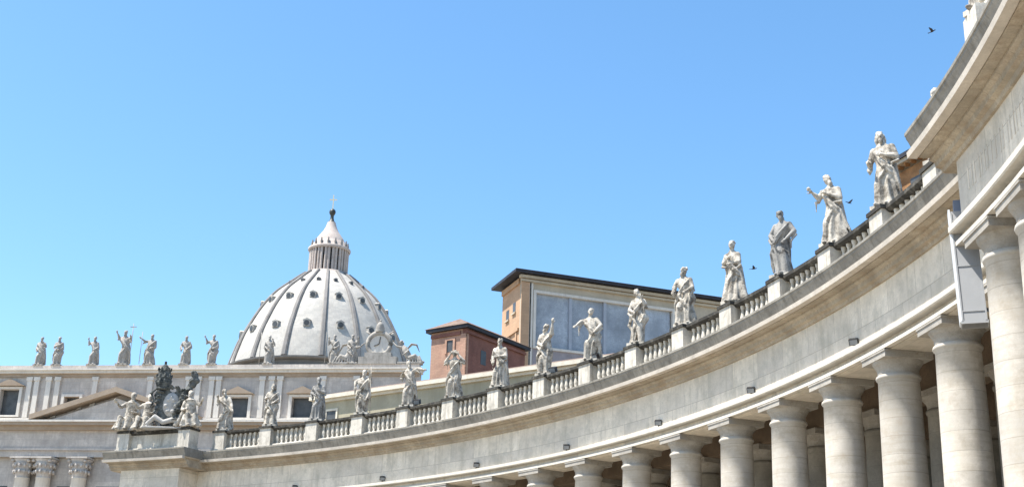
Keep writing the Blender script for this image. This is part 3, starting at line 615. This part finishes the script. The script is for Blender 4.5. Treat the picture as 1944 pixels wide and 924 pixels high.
# ------------------------------------------------------------------ dome
DO = (-52.9, 347, 0)
dm = thing('basilica_dome', DO, 'great pale ribbed dome with rows of small dark dormers and a tall columned lantern', 'dome', org=(0,0,0))
DP = [(25.3,81.2),(24.9,83.2),(24.1,86.0),(23.0,89.5),(21.5,92.8),(19.6,96.6),(17.4,100.2),(14.6,103.8),(10.7,107.3),(8.3,109.4),(6.4,110.9)]
def dprof(t): return catmull(DP, t)
prof = [dprof(k/40) for k in range(41)]
MB().lathe(prof, n=128).build('shell', 'lead', dm)
MB().lathe([(24.2,50),(24.2,74),(25.6,74.3),(25.8,75),(25.2,75.3),(25.2,77.4),(26.0,77.7),(26.1,78.7),(25.6,78.9),(24.9,79.0),(24.9,80.2),(26.9,80.5),(27.0,80.9),(26.0,81.1),(25.4,81.25)], n=64, smooth=False).build('drum', 'rib', dm)
for k in range(16):                                   # a rib every 22.5 degrees, the first towards the viewer
    a = R_(-81.3)+k*math.pi/8; ca, sa = math.cos(a), math.sin(a); v = []; f = []
    nn = 30
    for j in range(nn+1):
        r, z = dprof(j/nn); w_ = .78-.40*j/nn
        for q, e in ((-w_,-.3),(-w_,.35),(-w_*.55,.62),(w_*.55,.62),(w_,.35),(w_,-.3)):
            rr = r+e*.9; zz = z+e*.45; v.append((rr*ca-q*sa, rr*sa+q*ca, zz))
    for j in range(nn):
        for q in range(5): f.append((j*6+q, (j+1)*6+q, (j+1)*6+q+1, j*6+q+1))
    MB().add(v, f).build('rib', 'rib', dm)
    a += math.pi/16
    for t, sc in ((.33,.74),(.59,.68),(.76,.4)):
        r, z = dprof(t); r2, z2 = dprof(t+.02); q = Matrix.Rotation(a, 3, 'Z')
        def T(mb): mb.v = [tuple(q @ Vector(p)+Vector((0,0,0))) for p in mb.v]; return mb
        b = MB().box((r+.1*sc-.3, 0, z+.2), (2.2*sc, 2.5*sc, 2.2*sc)); b.prism([(-1.5*sc,0),(1.5*sc,0),(0,.8*sc)], (r+.95*sc-.3+.3*sc, 0, z+.2+1.1*sc), (0,1,0), (0,0,1), -2.6*sc)
        o = T(b).build('dormer', 'lead' if sc > .6 else 'rib', dm)
        T(MB().lathe([(.001,-.001),(.001,.001)], n=3)) if 0 else None
        w2 = MB(); w2.prism([(1.0*sc*math.cos(h*.524), 1.0*sc*math.sin(h*.524)) for h in range(12)], (r+.1*sc-.3+1.1*sc, 0, z+.2), (0,1,0), (0,0,1), .12)
        T(w2).build('dormer_window', 'dark', o)
ln = MB().lathe([(6.6,109.6),(6.7,110.6),(6.4,110.8),(6.4,111.3),(3.9,111.4),(3.9,118.2)], n=48); lan = ln.build('lantern', 'lantern', dm)
MB().lathe([(5.9,118.2),(6.15,118.5),(6.15,119.0),(5.5,119.2),(5.2,119.3),(5.1,120.3),(4.7,120.5),(4.3,121.4),(3.8,122.4),(3.0,123.5),(2.2,124.7),(1.6,126.0),(1.2,127.4)], n=32).build('lantern_roof', 'lantern', lan)
for k in range(16):
    a = k*math.pi/8+.05
    m = MB()
    for d in (-.09, .09): m.lathe([(.36,111.3),(.36,118.2)], (5.35*math.cos(a+d), 5.35*math.sin(a+d), 0), 8)
    m.box((4.6*math.cos(a),4.6*math.sin(a),114.8), (1.4,.4,6.7), a)
    m.build('lantern_buttress', 'lantern', lan)
    b = a+math.pi/16; c_ = MB().box((3.92*math.cos(b),3.92*math.sin(b),114.9), (.3,1.05,5.4), b); c_.build('lantern_window', 'dark', lan)
    MB().lathe([(.38,119.1),(.28,119.6),(.40,120.1),(.2,120.6),(.26,120.9),(.02,121.4)], (5.2*math.cos(a),5.2*math.sin(a),0), 8).build('candelabrum', 'rib', lan)
MB().lathe([(1.2,127.4),(.7,128.0),(.5,128.8),(.5,129.6),(.7,129.9)], n=12).build('finial_neck', 'bronze', dm)
MB().ell((0,0,130.7), (.95,.95,1.05), None, 20, 14).build('ball', 'bronze', dm)
MB().box((0,0,133.9), (.30,.30,4.4)).box((0,0,134.6), (2.2,.28,.30)).build('cross', 'gilt', dm)

# ------------------------------------------------------------------ palace with the glazed loggia
PC = Vector((.95,150,0)); du = Vector((27,9.8,0)).normalized(); dl = Vector((-du.y, du.x, 0)); pang = math.atan2(du.y, du.x)
pal = thing('palace', PC, 'tall ochre palace with a dark overhanging roof and a wide glazed loggia', 'building', rz=pang, org=(0,0,0))
PT = 50.6; OV = .9                                     # eave line height, overhang; local x along the loggia front, y back
def B(par, name, m, *bx):
    mb = MB()
    for a, b, c, d, e, f in bx: mb.box(((a+b)/2,(c+d)/2,(e+f)/2), (b-a,d-c,f-e))
    return mb.build(name, m, par)
LP = 46
GX0, GX1, GZ0, GZ1 = 2.75, 21.8, 41.4, 48.1
B(pal,'front_wall','cream',(OV,LP,OV,OV+.8,0,GZ0-.2),(OV,GX0-.35,OV,OV+.8,GZ0-.2,PT-.5),(GX1+.35,LP,OV,OV+.8,GZ0-.2,PT-.5),(GX0-.35,GX1+.35,OV,OV+.8,GZ1+.35,PT-.5))
B(pal,'side_wall','ochre',(OV,OV+.8,OV+.803,8.2,0,PT-.5))
B(pal,'rear_wall','ochre',(OV+.803,LP,7.4,8.2,0,PT-.5))
B(pal,'corner_pilaster','ochre',(OV-.18,OV+.9,OV-.18,OV-.004,20,PT-1.3))
B(pal,'corner_strip','facade_lite',(GX0-1.5,GX0-.45,OV-.12,OV-.004,20,PT-1.3))
B(pal,'upper_cornice','cream',(OV-.3,LP,OV-.35,OV-.003,PT-1.25,PT-.95),(OV-.5,LP,OV-.6,OV-.003,PT-.85,PT-.5))
B(pal,'side_string','ochre',(OV-.22,OV-.003,OV+.9,8.1,PT-7.4,PT-7.05)); B(pal,'side_cornice','ochre',(OV-.22,OV-.003,OV+.9,8.1,PT-1.3,PT-.6))
fr = B(pal,'loggia_frame','facade_lite',(GX0-.35,GX0,OV-.1,OV+.5,GZ0-.2,GZ1+.35),(GX1,GX1+.35,OV-.1,OV+.5,GZ0-.2,GZ1+.35),(GX0,GX1,OV-.1,OV+.5,GZ1,GZ1+.35),(GX0-.35,GX1+.35,OV-.2,OV+.5,GZ0-.5,GZ0-.2))
MB().tube([(OV+1.05,OV-.1,20),(OV+1.05,OV-.1,PT-1.3)], .09, 8).build('downpipe', 'rail', pal)
n = 4; wd = (GX1-GX0)/n
for k in range(n):
    B(pal,'window_pane','glass',(GX0+k*wd+.15,GX0+(k+1)*wd-.15,OV+.35,OV+.4,GZ0-.2,GZ1))
    if k: B(pal,'mullion','mull',(GX0+k*wd-.2,GX0+k*wd+.2,OV+.1,OV+.5,GZ0-.2,GZ1))
B(pal,'apron','grimwall',(GX0-.35,GX1+.35,OV-.02,OV-.003,30,GZ0-.5))
for y0, z0 in ((3.2,PT-4.6),(5.6,PT-5.0)):
    o = B(pal,'side_window','dark',(OV-.03,OV+.02,y0,y0+1.0,z0,z0+1.3)); B(pal,'side_window_sill','cream',(OV-.2,OV-.031,y0-.15,y0+1.15,z0-.25,z0-.02))
for y0 in (2.4,4.9,7.4): B(pal,'side_pilaster','ochre',(OV-.14,OV-.003,y0,y0+.45,20,PT-7.4))
m = MB().box((LP/2+0,4.4,PT-.19), (LP+OV,9.2,.38)); m.build('eave', 'darkroof', pal)
rf = MB(); rf.add([(-.45,-.3,PT+.003),(LP+.4,-.3,PT+.003),(LP+.4,9.1,PT+.003),(-.45,9.1,PT+.003),(4.5,4.4,PT+1.0),(LP-5,4.4,PT+1.0)], [(0,1,5,4),(1,2,5),(2,3,4,5),(3,0,4),(0,3,2,1)]); rf.build('roof', 'tile', pal)

# ------------------------------------------------------------------ brick tower
TD = 125; TC = Vector((-.0344*TD, TD, 0)); tu = Vector((.0536,.0749,0)).normalized(); tang = math.atan2(tu.y, tu.x)
TZ = 1.65+.2784*TD; LA = 11.5; LB = 5.5
tw = thing('brick_tower', TC, 'small square red brick tower with a low tiled roof, left of the palace', 'building', rz=tang, org=(0,0,0))
o_ = .45                                              # local x along the shaded face, y along the sunlit face
B(tw,'shaded_wall','brickshade',(o_,LA-o_,o_,o_+.5,0,TZ-.35)); B(tw,'lit_wall','bricklit',(o_-.003,o_+.5,o_+.504,LB-o_,0,TZ-.35))
B(tw,'rear_wall','brickshade',(o_+.51,LA-o_,LB-o_-.5,LB-o_-.01,0,TZ-.35),(LA-o_-.5,LA-o_-.01,o_+.51,LB-o_-.51,0,TZ-.35))
B(tw,'corner_quoin','bricklit',(o_-.1,o_-.005,o_-.1,o_+.7,20,TZ-.9),(o_-.1,o_+.3,o_-.1,o_-.005,20,TZ-.9))
B(tw,'string_course','brickshade',(o_-.15,o_-.01,o_+.71,LB-o_,TZ-.95,TZ-.6),(o_-.15,LA-o_,o_-.2,o_-.11,TZ-.9,TZ-.6))
q_ = B(tw,'window','dark',(o_-.03,o_+.1,2.1,2.9,TZ-2.6,TZ-1.4)); B(tw,'window_surround','bricklit',(o_-.12,o_-.02,1.85,2.1,TZ-2.8,TZ-1.2),(o_-.12,o_-.02,2.9,3.15,TZ-2.8,TZ-1.2),(o_-.12,o_-.02,2.1,2.9,TZ-1.4,TZ-1.2))
B(tw,'shaded_window','dark',(3,3.9,o_-.03,o_+.1,TZ-3.6,TZ-2.1),(7,7.9,o_-.03,o_+.1,TZ-3.6,TZ-2.1))
B(tw,'eave','darkroof',(0,LA,0,LB,TZ-.35,TZ))
rf = MB(); rf.add([(-.1,-.1,TZ+.003),(LA+.1,-.1,TZ+.003),(LA+.1,LB+.1,TZ+.003),(-.1,LB+.1,TZ+.003),(2.2,LB/2,TZ+1.4),(LA-2.2,LB/2,TZ+1.4)], [(0,1,5,4),(1,2,5),(2,3,4,5),(3,0,4),(0,3,2,1)]); rf.build('roof', 'tile', tw)

# ------------------------------------------------------------------ low ochre wing behind the balustrade
WZ = 27.0; W0 = Vector((-18.5,118.9,0)); wu = Vector((16.3,-11.8,0)).normalized(); wang = math.atan2(wu.y, wu.x)
wg = thing('palace_wing', W0, 'low ochre wing with a pale cornice running behind the balustrade', 'building', rz=wang, org=(0,0,0))
B(wg,'wall','wing',(0,34,.3,.9,0,WZ-.6)); B(wg,'end_wall','wing',(0,.6,.903,7,0,WZ-.6)); B(wg,'rear_wall','wing',(.603,34,6.4,7,0,WZ-.6))
B(wg,'cornice','winglite',(-.4,34.3,-.25,7.3,WZ-.35,WZ),(-.2,34.2,.05,7.1,WZ-.6,WZ-.353)); B(wg,'string_course','winglite',(-.1,34,.18,.297,WZ-3.6,WZ-3.35))
for k in (0,):
    x = 1.6+k*4.0; o = B(wg,'window','dark',(x,x+1.2,.27,.32,WZ-2.9,WZ-1.5)); B(wg,'window_surround','winglite',(x-.2,x,.2,.296,WZ-3.1,WZ-1.3),(x+1.2,x+1.4,.2,.296,WZ-3.1,WZ-1.3),(x,x+1.2,.2,.296,WZ-1.5,WZ-1.3))
rf = MB(); rf.add([(-.3,-.2,WZ+.003),(34.2,-.2,WZ+.003),(34.2,7.2,WZ+.003),(-.3,7.2,WZ+.003),(2.5,3.5,WZ+1.2),(33,3.5,WZ+1.2)], [(0,1,5,4),(1,2,5),(2,3,4,5),(3,0,4),(0,3,2,1)]); rf.build('roof', 'tile', wg)

# ------------------------------------------------------------------ orange building at the right
OZ = 38.3; O0 = Vector((26.8,85.6,0)); ou = Vector((1.1,-3.0,0)).normalized(); oang = math.atan2(ou.y, ou.x)
ob = thing('orange_building', O0, 'corner of an orange brown building with a dark eave, under the near cornice corner', 'building', rz=oang, org=(0,0,0))
B(ob,'wall','orangewall',(.8,18,.8,1.4,0,OZ-.9)); B(ob,'end_wall','orangewall',(.8,1.4,1.403,10,0,OZ-.9))
B(ob,'eave','darkroof',(0,18.5,0,10.5,OZ-.32,OZ)); B(ob,'eave_soffit','cream',(.15,18.3,.15,10.3,OZ-.6,OZ-.323))
for k in range(24): B(ob,'bracket','orangewall',(1+k*.7,1.18+k*.7,.35,.797,OZ-.8,OZ-.603))
for k in range(4): B(ob,'window','dark',(2.5+k*4,3.6+k*4,.76,.82,OZ-3.4,OZ-1.8))
B(ob,'string_course','cream',(.7,18,.68,.797,OZ-4.3,OZ-4.0))

# ------------------------------------------------------------------ hanging panel by the near columns
def ray(px, py):
    x_, y_ = px-972, py-462; c, s = math.cos(ROLL), math.sin(ROLL); a, b = c*x_+s*y_, -s*x_+c*y_
    cp, sp = math.cos(PITCH), math.sin(PITCH); d = Vector((a, FPX*cp+b*sp, FPX*sp-b*cp)); return d/d.y
def at(px, py, Y): return ray(px, py)*Y+Vector((0,0,CAMZ))
top = at(1826, 405, 31.5); bot = at(1851, 618, 31.0)
pn = thing('loudspeaker_panel', bot, 'long pale grey box panel hanging beside the nearest columns', 'loudspeaker', org=(0,0,0))
ax = (top-bot); Lp = ax.length; pn.rotation_mode = 'QUATERNION'
zq = ax.normalized(); yq = Vector((.30,.95,0)); xq = yq.cross(zq).normalized(); yq = zq.cross(xq).normalized()
pn.rotation_quaternion = Matrix((xq, yq, zq)).transposed().to_quaternion()
MB().box((0,0,Lp/2), (.62,.30,Lp)).box((0,-.005,.04), (.66,.34,.08)).build('housing', 'panel', pn)
MB().box((-.335,0,Lp/2+.05), (.05,.34,Lp)).build('lit_side_strip', 'panellit', pn)  # left side of the box, its sunlight painted as a paler strip
MB().box((.05,0,Lp+.1), (.5,.26,.5)).build('bracket', 'panelcap', pn)
MB().box((-.29,-.16,Lp/2),(.04,.03,Lp-.1)).box((.29,-.16,Lp/2),(.04,.03,Lp-.1)).box((0,-.16,.35),(.54,.02,.03)).box((0,-.16,Lp*.5),(.54,.02,.03)).box((0,-.16,Lp-.3),(.54,.02,.03)).build('frame', 'panel', pn)
MB().tube([(.1,.1,Lp+.2),(.5,.5,Lp+.25)], .05, 8).tube([(.1,.1,.6),(.5,.5,.6)], .05, 8).build('mounting_arm', 'panelcap', pn)

# ------------------------------------------------------------------ floodlights
def flood(p, face, lab, grp, s=1.):
    t = thing('floodlight', p, lab, 'floodlight', grp, rz=face, org=(0,0,0)); t.scale = (s,)*3
    MB().box((0,0,.03), (.22,.16,.06)).tube([(0,0,.05),(0,0,.22)], .03, 8).build('bracket', 'lamp', t)
    q = Matrix.Rotation(.5, 3, 'X'); m = MB().box((0,0,0), (.42,.26,.30)); m.box((0,.15,0), (.3,.06,.22)); m.v = [tuple(q @ Vector(v)+Vector((0,0,.34))) for v in m.v]; m.build('housing', 'lamp', t)
    m = MB().box((0,-.135,0), (.36,.01,.24)); m.v = [tuple(q @ Vector(v)+Vector((0,0,.34))) for v in m.v]; m.build('lens', 'lens', t)
where = ['below the saint with the shadow dark robe','below the saint at the palace roof end','in the middle of the curve, below the pointing saint','below the saint before the shaded tower side','below the saint stretching an arm right','below the darkened saint under the dome','leftmost on the ledge near the picture bottom']
pos_i = (1.35,3.35,5.25,7.2,9.15,11.2,13.1)
desc = ['nearest ledge floodlight, right of the others, below the saint looking left','second ledge floodlight from the right, below the slim saint with folded arms','ledge floodlight below the saint twisting in front of the glass','ledge floodlight below the slim saint with one arm thrown up','ledge floodlight below the saint with elbows raised','ledge floodlight below the broad shouldered saint','leftmost ledge floodlight, at the bottom edge under the dome']
for i, d in zip(pos_i, desc):
    p = P(.84, i, 13.38); flood(p, facing(p, 1.)+.9, d, 'floodlights on the architrave ledge', .78)
for i, d in ((10.72,'black floodlight on the balustrade rail left of the brick tower'),(7.75,'black floodlight on the rail right of the saint with one arm thrown up'),(6.85,'black floodlight on the rail just right of the pointing saint'),(7.65,'')):
    if d: p = P(.1, i, 18.05); flood(p, facing(p, .5), d, 'floodlights on the balustrade rail', 1.0)

# ------------------------------------------------------------------ birds
for px, py, Y, rz, lab in ((1770,60,48,.6,'dark bird flying highest, beside the near cornice'),(1612,385,55,2.2,'dark bird flying between the two saints at the right'),(1431,510,60,1.2,'tiny dark bird flying right of the slim saint')):
    p = at(px, py, Y); t = thing('bird', p, lab, 'bird', 'birds in flight', rz=rz, org=(0,0,0)); t.scale = (.75,)*3
    m = MB().tube([(0,-.17,0),(0,-.10,.01),(0,0,0),(0,.12,0),(0,.2,0)], [.012,.035,.05,.035,.01], 8); m.ell((0,-.17,.02), (.03,.04,.03), None, 8, 6)
    m.add([(-.03,.18,0),(.03,.18,0),(.06,.30,0),(-.06,.30,0),(0,.2,.02)], [(0,1,2,3),(0,1,4),(1,2,4),(2,3,4),(3,0,4)]); m.tube([(0,-.2,.02),(0,-.235,.012)], [.012,.003], 6); m.build('body', 'bird', t)
    for s in (-1, 1):
        MB().prism([(0,-.07),(.15,-.10),(.31,-.02),(.32,.02),(.16,.06),(0,.07)], (0,0,.02), (s*.9,0,.45), (0,1,0), .012).build('wing', 'bird', t)
for o in bpy.data.objects:
    if 'org' in o: del o['org']
